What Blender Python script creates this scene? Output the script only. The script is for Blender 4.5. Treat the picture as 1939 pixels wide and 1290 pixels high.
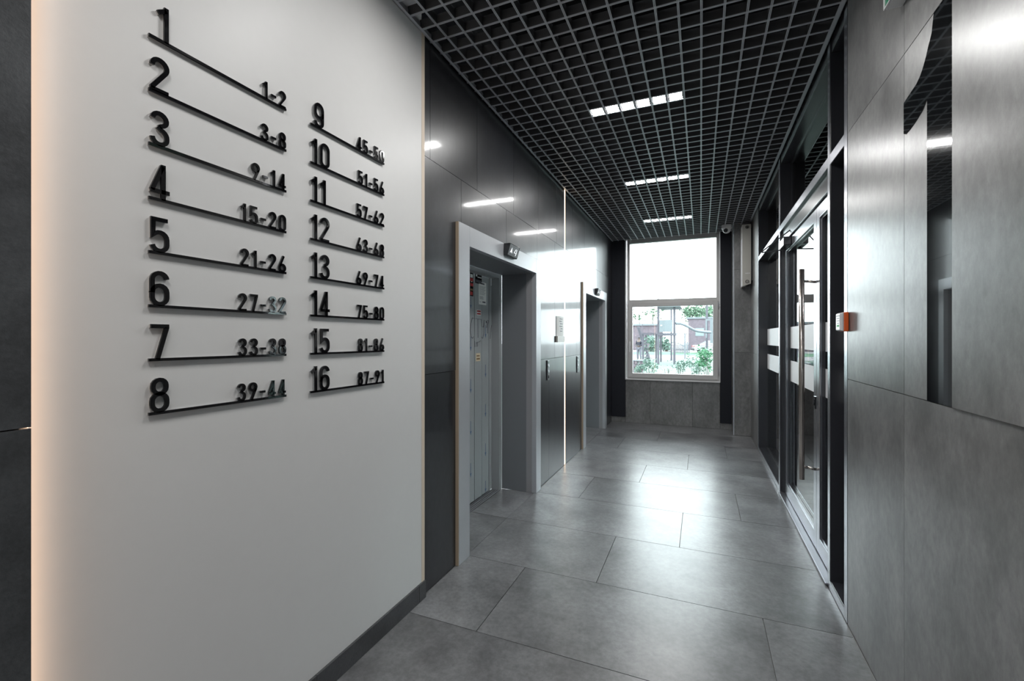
import bpy, bmesh, math, random
from mathutils import Vector, Matrix
random.seed(7)
for o in list(bpy.data.objects): bpy.data.objects.remove(o)
SC = bpy.context.scene
COL = SC.collection
R = math.radians

# ------------------------------------------------------------------ camera, world, exposure
F = 845.0; TH = math.atan(357.5/845.0); CT, ST = math.cos(TH), math.sin(TH); CH = 1.40
cam = bpy.data.cameras.new('camera'); cam.sensor_fit = 'HORIZONTAL'; cam.sensor_width = 36
cam.lens = 36*F/1939; cam.shift_y = -3/1939; cam.clip_start = .03; cam.clip_end = 400
co = bpy.data.objects.new('camera', cam); COL.objects.link(co)
co.location = (0, 0, CH); co.rotation_euler = (R(90), 0, TH)
SC.camera = co
SC.view_settings.view_transform = 'Standard'; SC.view_settings.look = 'None'
SC.view_settings.gamma = 1; SC.view_settings.use_curve_mapping = False
SC.view_settings.exposure = 0.36
w = bpy.data.worlds.new('sky'); SC.world = w; w.use_nodes = True
wn = w.node_tree; bg = wn.nodes['Background']
bg.inputs['Color'].default_value = (.89, .955, 1.0, 1); bg.inputs['Strength'].default_value = 8.0   # bright overcast sky
LAMP = 108.0     # radiance of the ceiling fixtures
XL, XR, YB, ZC = -1.394, .661, 7.64, 3.05
Y0 = -2.6        # wall behind the camera

# ------------------------------------------------------------------ materials
def mat(name, col, rough=.5, metal=0, spec=.5, noise=0, nscale=4, bump=0, bscale=150, emit=None, es=1, streak=0, rvar=0, coat=0, vary=0, stretch=None):
    m = bpy.data.materials.new(name); m.use_nodes = True; nt = m.node_tree; N = nt.nodes; Lk = nt.links
    b = N['Principled BSDF']
    c4 = (*col, 1)
    b.inputs['Base Color'].default_value = c4; b.inputs['Roughness'].default_value = rough
    b.inputs['Metallic'].default_value = metal; b.inputs['Specular IOR Level'].default_value = spec
    if coat: b.inputs['Coat Weight'].default_value = coat; b.inputs['Coat Roughness'].default_value = .08
    if emit: b.inputs['Emission Color'].default_value = (*emit, 1); b.inputs['Emission Strength'].default_value = es
    if noise or bump or rvar or vary:
        tc = N.new('ShaderNodeTexCoord'); oi = N.new('ShaderNodeObjectInfo')
        ml = N.new('ShaderNodeMath'); ml.operation = 'MULTIPLY'; ml.inputs[1].default_value = 37.0
        Lk.new(oi.outputs['Random'], ml.inputs[0])
        va = N.new('ShaderNodeVectorMath'); va.operation = 'ADD'
        Lk.new(tc.outputs['Object'], va.inputs[0]); Lk.new(ml.outputs[0], va.inputs[1])
        src = va.outputs[0]
        if stretch:
            mp = N.new('ShaderNodeMapping'); mp.inputs['Scale'].default_value = stretch
            Lk.new(src, mp.inputs[0]); ssrc = mp.outputs[0]
        else: ssrc = src
        def nz(sc, det, rg, s=None):
            n = N.new('ShaderNodeTexNoise'); n.inputs['Scale'].default_value = sc; n.inputs['Detail'].default_value = det
            n.inputs['Roughness'].default_value = rg; Lk.new(s or ssrc, n.inputs['Vector']); return n
        n1 = nz(nscale, 7, .62)
        if noise:
            mr = N.new('ShaderNodeMapRange'); mr.inputs['From Min'].default_value = .2; mr.inputs['From Max'].default_value = .8; mr.clamp = False
            mr.inputs['To Min'].default_value = 1-noise; mr.inputs['To Max'].default_value = 1+noise
            Lk.new(n1.outputs['Fac'], mr.inputs['Value'])
            n2 = nz(nscale*14, 4, .7)
            mr2 = N.new('ShaderNodeMapRange'); mr2.inputs['From Min'].default_value = .25; mr2.inputs['From Max'].default_value = .75; mr2.clamp = False
            mr2.inputs['To Min'].default_value = 1-noise*.45; mr2.inputs['To Max'].default_value = 1+noise*.45
            Lk.new(n2.outputs['Fac'], mr2.inputs['Value'])
            mm = N.new('ShaderNodeMath'); mm.operation = 'MULTIPLY'
            Lk.new(mr.outputs[0], mm.inputs[0]); Lk.new(mr2.outputs[0], mm.inputs[1])
            last = mm.outputs[0]
            if vary:
                mv = N.new('ShaderNodeMapRange'); mv.inputs['To Min'].default_value = 1-vary; mv.inputs['To Max'].default_value = 1+vary
                Lk.new(oi.outputs['Random'], mv.inputs['Value'])
                m3 = N.new('ShaderNodeMath'); m3.operation = 'MULTIPLY'; Lk.new(last, m3.inputs[0]); Lk.new(mv.outputs[0], m3.inputs[1]); last = m3.outputs[0]
            vs = N.new('ShaderNodeVectorMath'); vs.operation = 'SCALE'; vs.inputs[0].default_value = col
            Lk.new(last, vs.inputs['Scale']); Lk.new(vs.outputs[0], b.inputs['Base Color'])
        if rvar:
            n4 = nz(nscale*1.1, 2, .5)
            m4 = N.new('ShaderNodeMapRange'); m4.inputs['From Min'].default_value = .2; m4.inputs['From Max'].default_value = .8
            m4.inputs['To Min'].default_value = rough-rvar; m4.inputs['To Max'].default_value = rough+rvar
            Lk.new(n4.outputs['Fac'], m4.inputs['Value']); Lk.new(m4.outputs[0], b.inputs['Roughness'])
        if bump:
            n3 = nz(bscale, 3, .6, src)
            bp = N.new('ShaderNodeBump'); bp.inputs['Strength'].default_value = bump; bp.inputs['Distance'].default_value = .002
            Lk.new(n3.outputs['Fac'], bp.inputs['Height']); Lk.new(bp.outputs[0], b.inputs['Normal'])
    return m
def emission(name, col, s):
    m = bpy.data.materials.new(name); m.use_nodes = True; N = m.node_tree.nodes
    N.remove(N['Principled BSDF']); e = N.new('ShaderNodeEmission'); e.inputs[0].default_value = (*col, 1); e.inputs[1].default_value = s
    m.node_tree.links.new(e.outputs[0], N['Material Output'].inputs[0]); return m
def glass(name, tint=(.96, .98, .98), rough=0.0):
    m = bpy.data.materials.new(name); m.use_nodes = True; nt = m.node_tree; N = nt.nodes; N.remove(N['Principled BSDF'])
    t = N.new('ShaderNodeBsdfTransparent'); t.inputs[0].default_value = (*tint, 1)
    g = N.new('ShaderNodeBsdfGlossy'); g.inputs['Roughness'].default_value = rough
    fr = N.new('ShaderNodeFresnel'); fr.inputs[0].default_value = 1.5; mx = N.new('ShaderNodeMixShader')
    nt.links.new(fr.outputs[0], mx.inputs[0]); nt.links.new(t.outputs[0], mx.inputs[1]); nt.links.new(g.outputs[0], mx.inputs[2])
    nt.links.new(mx.outputs[0], N['Material Output'].inputs[0]); return m

M = {}
M['floor_tile'] = mat('floor_tile', (.168, .172, .178), .305, noise=.7, nscale=2.8, rvar=.02, spec=.9, vary=.07)
M['wall_tile'] = mat('wall_tile', (.178, .179, .177), .30, noise=.7, nscale=2.6, rvar=.018, spec=.85, vary=.05, stretch=(1, 1, .6))
M['black_tile'] = mat('black_tile', (.021, .022, .026), .35, noise=.5, nscale=2.4, rvar=.05, spec=.45, coat=.42, vary=.1, stretch=(1, 1, .5))
M['side_tile'] = mat('side_tile', (.070, .073, .077), .34, noise=.45, nscale=7, bump=.4, bscale=120, spec=.4)
M['grout'] = mat('grout', (.36, .36, .35), .9)
M['dark_grout'] = mat('dark_grout', (.02, .02, .02), .9)
M['white'] = mat('white', (.74, .735, .725), .42, noise=.02, nscale=2, spec=.35, bump=.06, bscale=30)
M['plaster'] = mat('plaster', (.6, .6, .6), .8)
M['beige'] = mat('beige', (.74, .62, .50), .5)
M['tan'] = mat('tan', (.42, .33, .24), .45)
M['black'] = mat('black', (.006, .006, .007), .9, spec=.2)
M['sign_black'] = mat('sign_black', (.006, .006, .007), .06, spec=.6)
M['sign_back'] = mat('sign_back', (.45, .46, .47), .4)
M['mirror_black'] = mat('mirror_black', (.006, .007, .008), .015, spec=.9, coat=.6)
M['portal'] = mat('portal', (.46, .475, .50), .32, noise=.04, nscale=5, spec=.55, metal=.25, rvar=.04)
M['reveal'] = mat('reveal', (.19, .20, .215), .38, metal=.1)
M['trim_grey'] = mat('trim_grey', (.30, .30, .31), .4)
M['door_grey'] = mat('door_grey', (.36, .38, .39), .4, metal=.1, noise=.03, nscale=3)
M['dark_gap'] = mat('dark_gap', (.012, .012, .013), .7)
M['blade'] = mat('blade', (.095, .096, .10), .45, spec=.4)  # blade sides: shade inside the cells is put into this darker grey
M['blade_edge'] = mat('blade_edge', (.62, .64, .69), .4, metal=.3)  # blade undersides: floor bounce light is put into this lighter grey
M['alu'] = mat('alu', (.62, .63, .66), .28, metal=.8)
M['black_panel'] = mat('black_panel', (.018, .020, .027), .5, spec=.25)
M['frame_dark'] = mat('frame_dark', (.030, .031, .037), .24, spec=.9, metal=.0)
M['leaf_dark'] = mat('leaf_dark', (.36, .37, .40), .24, metal=.9)
M['threshold_metal'] = mat('threshold_metal', (.22, .22, .24), .35, metal=.9)
M['cap'] = mat('cap', (.46, .47, .51), .26, metal=.95)
M['pvc'] = mat('pvc', (.55, .545, .54), .35)
M['pvc_white'] = mat('pvc_white', (.80, .80, .81), .3)
M['steel'] = mat('steel', (.55, .50, .46), .22, metal=1)
M['glass'] = glass('glass', (.93, .96, .95))
M['door_glass'] = glass('door_glass', (.80, .84, .84))
M['stripe'] = mat('stripe', (.82, .84, .86), .5)
M['lamp'] = emission('lamp', (1, .99, .975), LAMP)
M['diff_side'] = mat('diff_side', (.12, .12, .12), .6)
M['led'] = emission('led', (1.0, .74, .52), 5.0)
M['led2'] = emission('led2', (1.0, .68, .47), 3.4)
M['orange'] = mat('orange', (.80, .13, .025), .35)
M['paper'] = mat('paper', (.78, .78, .76), .6)
M['ink'] = mat('ink', (.10, .11, .13), .6)
M['blue'] = mat('blue', (.07, .14, .26), .5)
M['red'] = mat('red', (.45, .03, .03), .45)
M['cream'] = mat('cream', (.70, .60, .42), .6)
M['brown'] = mat('brown', (.25, .16, .08), .6)
M['green_print'] = mat('green_print', (.08, .5, .15), .5)
M['exit_green'] = mat('exit_green', (.01, .20, .10), .25)
M['box_grey'] = mat('box_grey', (.50, .49, .45), .4)
M['screen'] = mat('screen', (.02, .022, .025), .12)
M['display'] = mat('display', (.10, .11, .115), .25); M['grille'] = mat('grille', (.30, .31, .32), .4)
M['panel_steel'] = mat('panel_steel', (.16, .16, .17), .3, metal=.9)
M['glow'] = emission('glow', (.9, .95, 1), 1.3)

# ------------------------------------------------------------------ mesh helpers
def link(o, parent=None):
    COL.objects.link(o)
    if parent: o.parent = parent
    return o
def mesh(name, verts, faces, m, parent=None, mi=None, smooth=False):
    me = bpy.data.meshes.new(name); me.from_pydata([tuple(v) for v in verts], [], faces)
    for x in (m if isinstance(m, (list, tuple)) else [m]): me.materials.append(x)
    if mi:
        for p, i in zip(me.polygons, mi): p.material_index = i
    if smooth:
        for p in me.polygons: p.use_smooth = True
    me.update()
    return link(bpy.data.objects.new(name, me), parent)
class MB:
    def __init__(s): s.v = []; s.f = []; s.i = []
    def box(s, x0, x1, y0, y1, z0, z1, mi=0):
        b = len(s.v)
        s.v += [(x, y, z) for x in (x0, x1) for y in (y0, y1) for z in (z0, z1)]
        for f in ((0, 1, 3, 2), (4, 6, 7, 5), (0, 4, 5, 1), (2, 3, 7, 6), (0, 2, 6, 4), (1, 5, 7, 3)):
            s.f.append(tuple(b+k for k in f)); s.i.append(mi)
        return s
    def tube(s, p, q, r0, r1=None, n=10, mi=0):
        r1 = r0 if r1 is None else r1
        p, q = Vector(p), Vector(q); d = (q-p).normalized()
        u = d.orthogonal().normalized(); v = d.cross(u); b = len(s.v)
        for c, r in ((p, r0), (q, r1)):
            for k in range(n):
                a = 2*math.pi*k/n; s.v.append(tuple(c+u*math.cos(a)*r+v*math.sin(a)*r))
        for k in range(n):
            s.f.append((b+k, b+(k+1) % n, b+n+(k+1) % n, b+n+k)); s.i.append(mi)
        s.f.append(tuple(b+k for k in range(n))[::-1]); s.f.append(tuple(b+n+k for k in range(n))); s.i += [mi, mi]
        return s
    def ring(s, c, ax, r, t, n=20, h=.004):
        for k in range(n):
            a0 = 2*math.pi*k/n; a1 = 2*math.pi*(k+1)/n
            u, v = ax
            s.tube(Vector(c)+u*math.cos(a0)*r+v*math.sin(a0)*r, Vector(c)+u*math.cos(a1)*r+v*math.sin(a1)*r, t, n=5)
        return s
    def quad(s, a, b, c, d, mi=0):
        k = len(s.v); s.v += [tuple(a), tuple(b), tuple(c), tuple(d)]; s.f.append((k, k+1, k+2, k+3)); s.i.append(mi); return s
    def prism(s, poly, fn, mi=0):
        """poly: 2D outline; fn(u,v,k) -> 3D point for layer k=0,1"""
        n = len(poly); b = len(s.v)
        for k in (0, 1): s.v += [tuple(fn(u, v, k)) for u, v in poly]
        s.f.append(tuple(range(b, b+n))); s.f.append(tuple(range(b+2*n-1, b+n-1, -1))); s.i += [mi, mi]
        for k in range(n):
            s.f.append((b+k, b+n+k, b+n+(k+1) % n, b+(k+1) % n)); s.i.append(mi)
        return s
    def build(s, name, m, parent=None, smooth=False, bevel=0):
        o = mesh(name, s.v, s.f, m, parent, s.i, smooth)
        bm = bmesh.new(); bm.from_mesh(o.data)
        bmesh.ops.recalc_face_normals(bm, faces=bm.faces); bm.to_mesh(o.data); bm.free()
        if bevel:
            bv = o.modifiers.new('bevel', 'BEVEL'); bv.width = bevel; bv.segments = 2; bv.limit_method = 'ANGLE'
        return o
def box(name, x0, x1, y0, y1, z0, z1, m, parent=None, bevel=0):
    return MB().box(x0, x1, y0, y1, z0, z1).build(name, m, parent, bevel=bevel)
def empty(name, loc=(0, 0, 0)):
    o = bpy.data.objects.new(name, None); o.location = loc; o.empty_display_size = .1
    return link(o)
def tag(o, label=None, cat=None, group=None, kind=None):
    if label: o['label'] = label
    if cat: o['category'] = cat
    if group: o['group'] = group
    if kind: o['kind'] = kind
    return o
def struct(o, label=None): o['kind'] = 'structure'; return tag(o, label)

# ================================================================== FLOOR
fl = struct(box('floor', XL-.45, XR+.02, Y0-.1, YB+.1, -.12, -.012, M['grout']), 'grey stone look floor of large rectangular tiles in staggered rows')
rows = [1.90+.648*k for k in range(-7, 10)]
EL = [(2.401, 3.932), (5.564, 7.095)]        # outer spans of the two lift portals
offs = {0: -.99, 1: -.553, 2: -.132}
G = .0018
for k, y0 in enumerate(rows):
    ya, yb = y0, min(y0+.648, YB)
    if yb-ya < .02 or ya < Y0: continue
    st = offs[(k-7) % 3]
    xs = [st+1.275*j for j in range(-2, 3)]
    def put(xa, xb, yy0, yy1, zz=0):
        if xb-xa > .03 and yy1-yy0 > .01:
            box('tile', xa+G, xb-G, yy0+G, yy1-G, -.014, zz, M['floor_tile'], fl)
    for a, b in zip(xs[:-1], xs[1:]):
        put(max(a, XL-.002), min(b, XR-.001), ya, yb)
    for e0, e1 in EL:      # the floor runs on into the lift recesses
        p, q = max(ya, e0+.143), min(yb, e1-.124)
        if q > p: put(-1.712, XL-.001, p, q)

# ================================================================== CEILING
ce = struct(box('ceiling', XL-.05, XR+.3, Y0, YB+.15, 3.55, 3.6, M['black']), 'black open cell grid ceiling of grey blades under a black void')
CELL = .1068; ZB = ZC; BH = .055
def blade(xa, xb, ya, yb, along):
    mb = MB()
    t = .0055
    if along == 'y':
        c = (xa+xb)/2; mb.box(c-.0035, c+.0035, ya, yb, ZB+.004, ZB+BH, 0)
        for s in (-1, 1): mb.box(c+s*.0034-.0021, c+s*.0034+.0021, ya, yb, ZB, ZB+.0042, 1)
    else:
        c = (ya+yb)/2; mb.box(xa, xb, c-.0035, c+.0035, ZB+.0045, ZB+BH-.001, 0)
        for s in (-1, 1): mb.box(xa, xb, c+s*.0034-.0019, c+s*.0034+.0019, ZB+.0006, ZB+.0046, 1)
    return mb.build('blade', [M['blade'], M['blade_edge']], ce)
x = -.104+.0534-.0534
xk = [-.104+CELL*j for j in range(-12, 8)]
for c in xk:
    if XL+.02 < c < XR-.02: blade(c-.005, c+.005, Y0, YB-.005, 'y')
LY = [3.235, 4.865, 6.50, 1.60, -.03, -1.66]
yk0 = 3.235-CELL/2
j0 = int((Y0-yk0)/CELL)
for j in range(j0, int((YB-yk0)/CELL)+1):
    c = yk0+CELL*j
    if Y0+.02 < c < YB-.01: blade(XL+.004, XR-.004, c-.005, c+.005, 'x')
def ceil_trim(n, x0, x1, xe0, xe1, ya, yb):
    mb = MB(); mb.box(x0, x1, ya, yb, ZB-.002, ZB+.0015, 0); mb.box(xe0, xe1, ya, yb, ZB-.002, ZB+.04, 0)
    return struct(mb.build(n, M['blade_edge']))
ceil_trim('trim_1', XL+.0125, XL+.030, XL+.0125, XL+.015, Y0, YB-.02)
ceil_trim('trim_2', XR-.030, XR-.006, XR-.0085, XR-.006, Y0, YB-.42)
lab = {3.235: 'ceiling light nearest the viewer, bright white bar across six grid cells',
       4.865: 'middle one of three white bar lights in the grid ceiling',
       6.50: 'farthest white bar light in the ceiling, nearest the window'}
for y in LY:
    L = empty('ceiling_light', (-.4244, y, ZB+.02))
    tag(L, lab.get(y, {1.60: 'white bar light in the grid above the directory wall', -.03: 'white bar light in the grid right above the viewer',
        -1.66: 'white bar light in the grid behind the viewer'}.get(y)), 'ceiling light', 'white bar lights in the grid ceiling')
    h = .050
    mb = MB(); mb.box(-.316, .316, -h, h, .038, .075)
    mb.build('housing', M['pvc_white'], L)
    for j in range(6):
        xa = -.3204+CELL*j+.0135; o = box('diffuser', xa, xa+CELL-.027, -h+.006, h-.006, -.0165, .038, [M['diff_side'], M['lamp']], L)
        for p_ in o.data.polygons: p_.material_index = 1 if p_.normal.z < -.9 else 0

# ================================================================== LEFT WALL
wl = struct(empty('wall_left'), 'left wall clad in glossy black tiles with a white painted section')
Y_CORN = 2.045; Y_W0 = .505
# backing (with openings for the lifts)
mb = MB()
XB = XL-.012
segs = [(Y_CORN, EL[0][0]+.10, 0, 3.5), (EL[0][0]+.10, EL[0][1]-.10, 2.06, 3.5), (EL[0][1]-.10, EL[1][0]+.10, 0, 3.5),
        (EL[1][0]+.10, EL[1][1]-.10, 2.06, 3.5), (EL[1][1]-.10, YB+.1, 0, 3.5)]
for a, b, z0, z1 in segs: mb.box(XB-.25, XB, a, b, z0, z1)
mb.build('backing', M['dark_grout'], wl)
Z1, Z2 = 1.204, 2.405
def ltile(a, b, z0, z1):
    if b-a > .012: box('tile', XB, XL, a+G*.8, b-G*.8, z0+G*.8, z1-G*.8, M['black_tile'], wl)
def lrow(seams, z0, z1, cuts):
    pts = seams
    for a, b in zip(pts[:-1], pts[1:]):
        segs = [(a, b)]
        for c0, c1 in cuts:
            new = []
            for p, q in segs:
                if q <= c0 or p >= c1: new.append((p, q))
                else:
                    if p < c0: new.append((p, c0))
                    if q > c1: new.append((c1, q))
            segs = new
        for p, q in segs: ltile(p, q, z0, z1)
LED = (4.790, 4.815)
top = [Y_CORN, 2.12, 2.69, 3.33, 3.93, 4.50, LED[0], LED[1], 5.11, 5.71, 6.31, 6.91, 7.51, YB+.02]
mid = [Y_CORN, 2.47, 3.18, 3.89, 4.435, LED[0], LED[1], 5.325, 5.93, 6.53, 7.13, 7.53, YB+.02]
low = [Y_CORN, 2.40, 3.93, 4.235, LED[0], LED[1], 5.50, 7.10, 7.53, YB+.02]
lrow(top, Z2, 3.42, [LED])
ocut = [(EL[0][0]+.012, EL[0][1]-.012), (EL[1][0]+.012, EL[1][1]-.012)]
# middle row: lower part is interrupted by the portals, upper part is not
for zz0, zz1, cuts in ((Z1, 2.118, ocut),): pass
def lrow_mid():
    for a, b in zip(mid[:-1], mid[1:]):
        if abs(a-LED[0]) < 1e-6: continue
        hit = [c for c in ocut if not (b <= c[0] or a >= c[1])]
        if not hit: ltile(a, b, Z1, Z2); continue
        c0, c1 = hit[0]
        # an L shaped or short tile over the portal
        poly = []
        p, q = a, b
        if p >= c0 and q <= c1: ltile(p, q, 2.116, Z2)
        elif p < c0:
            pl = [(p, Z1), (c0, Z1), (c0, 2.116), (q, 2.116), (q, Z2), (p, Z2)]
            g = G*.8; pl = [(p+g, Z1+g), (c0-g, Z1+g), (c0-g, 2.116), (min(q, c1)-g, 2.116), (min(q, c1)-g, Z2-g), (p+g, Z2-g)]
            MB().prism(pl, lambda u, v, k: (XB if k else XL, u, v)).build('tile', M['black_tile'], wl)
        else:
            g = G*.8; pl = [(p+g, 2.116), (c1+g, 2.116), (c1+g, Z1+g), (q-g, Z1+g), (q-g, Z2-g), (p+g, Z2-g)]
            MB().prism(pl, lambda u, v, k: (XB if k else XL, u, v)).build('tile', M['black_tile'], wl)
lrow_mid()
lrow(low, .003, Z1, ocut+[LED])
# white section and its edge strip
box('painted_panel', XL-.25, XL+.012, Y_W0-.03, Y_CORN-.026, .0925, 3.5, M['white'], wl)
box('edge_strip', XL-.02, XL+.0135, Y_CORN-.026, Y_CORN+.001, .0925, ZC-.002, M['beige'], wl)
bl = struct(empty('baseboard_left'), 'dark grey tile baseboard under the white wall')
for a, b in ((Y_W0, 1.30), (1.3025, 1.985), (1.9875, Y_CORN+.001)):
    box('tile', XL-.05, XL+.022, a, b, 0.001, .092, M['side_tile'], bl)
# dark tiles nearest the viewer, standing proud with the LED strip in the gap behind
for z0, z1 in ((.001, 1.2085), (1.2115, 2.41), (2.413, 3.42)):
    for a, b in ((-.10, .4787), (-1.30, -.103), (-2.5, -1.303), (Y0, -2.503)):
        box('tile', XL-.02, XL+.074, a, b, z0, z1, M['side_tile'], wl)
box('backing', XL-.25, XL-.021, Y0-.1, Y_W0-.03, 0, 3.5, M['dark_grout'], wl)
# LED strips
def led(y0, y1, x0, x1, m, label):
    o = empty('led_strip', (XL, (y0+y1)/2, 0))
    box('channel', x0-.006-XL, x0-XL, y0-(y0+y1)/2, y1-(y0+y1)/2, .004, ZC+.02, M['alu'], o)
    box('diffuser', x0-XL, x1-XL, y0+.004-(y0+y1)/2, y1-.004-(y0+y1)/2, .004, ZC+.015, m, o)
    return tag(o, label, 'led strip')
led(LED[0], LED[1], XL-.006, XL+.001, M['led'], 'thin warm glowing vertical strip in the black wall between the two lifts')
led(.4795, .4845, XL+.020, XL+.048, M['led2'], 'thin warm vertical strip hidden beside the dark tiles, lighting the white wall edge')

# ================================================================== RIGHT WALL
wr = struct(empty('wall_right'), 'right wall of large grey stone look tiles')
XRB = XR+.012
mb = MB(); YT = 2.648
mb.box(XRB, XRB+.2, Y0-.1, YT, 0, 3.5); mb.box(XRB, XRB+.3, 6.36, 7.24, 0, 3.5)
mb.build('backing', M['dark_grout'], wr)
def rtile(a, b, z0, z1, x=XR):
    box('tile', x, XRB, a+G*.7, b-G*.7, z0+G*.7, z1-G*.7, M['wall_tile'], wr)
for s in ([1.99, YT], [.79, 1.99], [-.41, .79], [-1.61, -.41], [Y0, -1.61]):
    rtile(s[0], s[1], .002, Z1); rtile(s[0], s[1], Z2, 3.42)
rtile(1.99, YT, Z1, Z2)
for s in ([.45, 1.6505], [-.75, .45], [-1.95, -.75], [Y0, -1.95]): rtile(s[0], s[1], Z1, Z2, x=XR-.006)
# far part of the right wall
for z0, z1 in ((.002, Z1), (Z1, Z2), (Z2, 3.42)): rtile(6.385, 7.222, z0, z1)
# the wall numeral: outline in (Y, Z), taken off the wall by similar triangles from the eye
def onwall(px, py, X=XR):
    r = (px-969.5)/F; Y = X*(CT+r*ST)/(r*CT-ST); zc = -X*ST+Y*CT
    return (Y, CH+(642-py)*zc/F)
pts = [(1711.2, 197), (1723, 179), (1736.2, 159.5), (1743.5, 144), (1749.3, 127), (1754.8, 107), (1759, 87.9), (1762.7, 74), (1765.5, 61.8), (1769.6, 34.8)]
left = [onwall(*p) for p in pts]
low_ = [onwall(*p) for p in [(1756.8, 186.2), (1747.5, 209.0), (1736, 227.9), (1726.5, 241.5), (1716.7, 253.9), (1711.2, 254.5)]]
Yl = 1.99-.0015; Yr = 1.6525; Ys = low_[0][0]
left[0] = (Yl, left[0][1]); low_[-1] = (Yl, low_[-1][1]); left[-1] = (left[-1][0], Z2-.002)
one = [(Yr, Z1+.001), (Ys, Z1+.001)]+low_+left+[(Yr, Z2-.002)]
num = MB().prism(one, lambda u, v, k: (XR-.002 if k else XRB-.004, u, v)).build('wall_numeral', M['mirror_black'])
tag(num, 'tall glossy black number 1 set flush in the grey right wall', 'number')
# tile pieces cut around the numeral
MB().prism([(Yl+.0, Z2-.002), (left[-1][0]+.0015, Z2-.002)]+[(a+.0015, b) for a, b in left[-2::-1]]+[(Yl, left[0][1])],
           lambda u, v, k: (XR if k else XRB, u, v)).build('tile', M['wall_tile'], wr)
MB().prism([(Yl, Z1+.001), (Ys+.0012, Z1+.001), (Ys+.0012, low_[0][1])]+[(a+.001, b-.001) for a, b in low_[1:-1]]+[(Yl, low_[-1][1]-.001)],
           lambda u, v, k: (XR if k else XRB, u, v)).build('tile', M['wall_tile'], wr)

# ================================================================== FAR WALL
wb = struct(empty('wall_back'), 'far wall with the window, grey tiles and two black panels')
WX0, WX1 = -1.162, .275; SILL = .725
mb = MB()
mb.box(XL-.3, WX0, YB+.012, YB+.3, 0, 3.5); mb.box(WX1, XRB+.2, YB+.012, YB+.3, 0, 3.5)
mb.box(WX0, WX1, YB+.012, YB+.3, 0, SILL-.012); mb.box(WX0, WX1, YB+.012, YB+.3, ZC+.06, 3.5)
mb.build('backing', M['dark_grout'], wb)
for a, b in ((WX0, -.767), (-.767, -.119), (-.119, WX1)):
    box('tile', a+G, b-G, YB, YB+.012, .002, SILL-.006, M['wall_tile'], wb)
box('tile', XL+.0, WX0-G, YB-.004, YB+.008, .002, .092, M['wall_tile'], wb)
box('tile', WX1+G, .436, YB-.004, YB+.008, .002, .092, M['wall_tile'], wb)
struct(box('trim_3', XL+.002, WX0-.004, YB-.02, YB+.012, .094, 3.3, M['black_panel'], bevel=.002), 'matt black panel left of the window')
struct(box('trim_4', WX1+.004, .434, YB-.02, YB+.012, .094, 3.3, M['black_panel'], bevel=.002), 'matt black panel right of the window')
# pillar
box('backing', .450, XRB+.2, 7.236, YB+.012, 0, 3.5, M['dark_grout'], wb)
for z0, z1 in ((.002, Z1), (Z1, Z2), (Z2, 3.42)):
    box('tile', .4475, XR, 7.222, 7.234, z0+G, z1-G, M['wall_tile'], wb)
    box('tile', .436, .4475, 7.226, YB, z0+G, z1-G, M['wall_tile'], wb)
struct(box('trim_5', .4335, .4475, 7.218, 7.2255, 0.002, 3.4, M['alu']), 'bright metal edge strip on the pillar corner')

# ================================================================== WINDOW
w1 = struct(empty('window_1'), 'tall window with a fixed upper pane and a hinged lower sash')
YW = YB+.075     # face of the frame
box('reveal_left', WX0-.004, WX0+.004, YB-.018, YW+.07, SILL, 3.2, M['pvc_white'], w1)
box('reveal_right', WX1-.004, WX1+.004, YB-.018, YW+.07, SILL, 3.2, M['pvc_white'], w1)
fx0, fx1 = WX0+.012, WX1-.006
mb = MB(); fw = .045
mb.box(fx0, fx0+fw, YW, YW+.07, SILL+.01, 3.12); mb.box(fx1-fw, fx1, YW, YW+.07, SILL+.01, 3.12)
mb.box(fx0+fw, fx1-fw, YW, YW+.07, 3.055-.05, 3.12); mb.box(fx0+fw, fx1-fw, YW, YW+.07, SILL+.01, SILL+.05)
mb.box(fx0+fw, fx1-fw, YW, YW+.07, 1.985, 2.055)
mb.build('frame', M['pvc'], w1, bevel=.003)
sx0, sx1, sz0, sz1 = fx0+.022, fx1-.022, SILL+.032, 2.005
sw = .070
sash = MB()
sash.box(sx0, sx0+sw, YW-.022, YW+.05, sz0, sz1); sash.box(sx1-sw, sx1, YW-.022, YW+.05, sz0, sz1)
sash.box(sx0+sw, sx1-sw, YW-.022, YW+.05, sz0, sz0+sw); sash.box(sx0+sw, sx1-sw, YW-.022, YW+.05, sz1-sw, sz1)
so = sash.build('sash', M['pvc'], w1, bevel=.004)
hd = MB(); hx = sx0+.03; hd.box(hx-.013, hx+.013, YW-.034, YW-.022, 1.32-.035, 1.32+.035); hd.box(hx-.009, hx+.009, YW-.062, YW-.034, 1.31, 1.33); hd.box(hx-.009, hx+.009, YW-.064, YW-.05, 1.18, 1.33)
hd.build('handle', M['pvc_white'], so, bevel=.003)
for z in (sz0+.09, sz1-.12):
    MB().tube((sx1+.006, YW-.02, z), (sx1+.006, YW-.02, z+.09), .008).build('hinge', M['alu'], so)
box('pane', sx0+sw-.005, sx1-sw+.005, YW+.012, YW+.018, sz0+sw-.005, sz1-sw+.005, M['glass'], w1)
box('pane', fx0+fw-.005, fx1-fw+.005, YW+.03, YW+.036, 2.05, 3.01, M['glass'], w1)
box('sill', WX0-.002, WX1+.002, YB-.022, YW+.07, SILL-.006, SILL+.010, M['pvc_white'], w1, bevel=.003)

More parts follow.
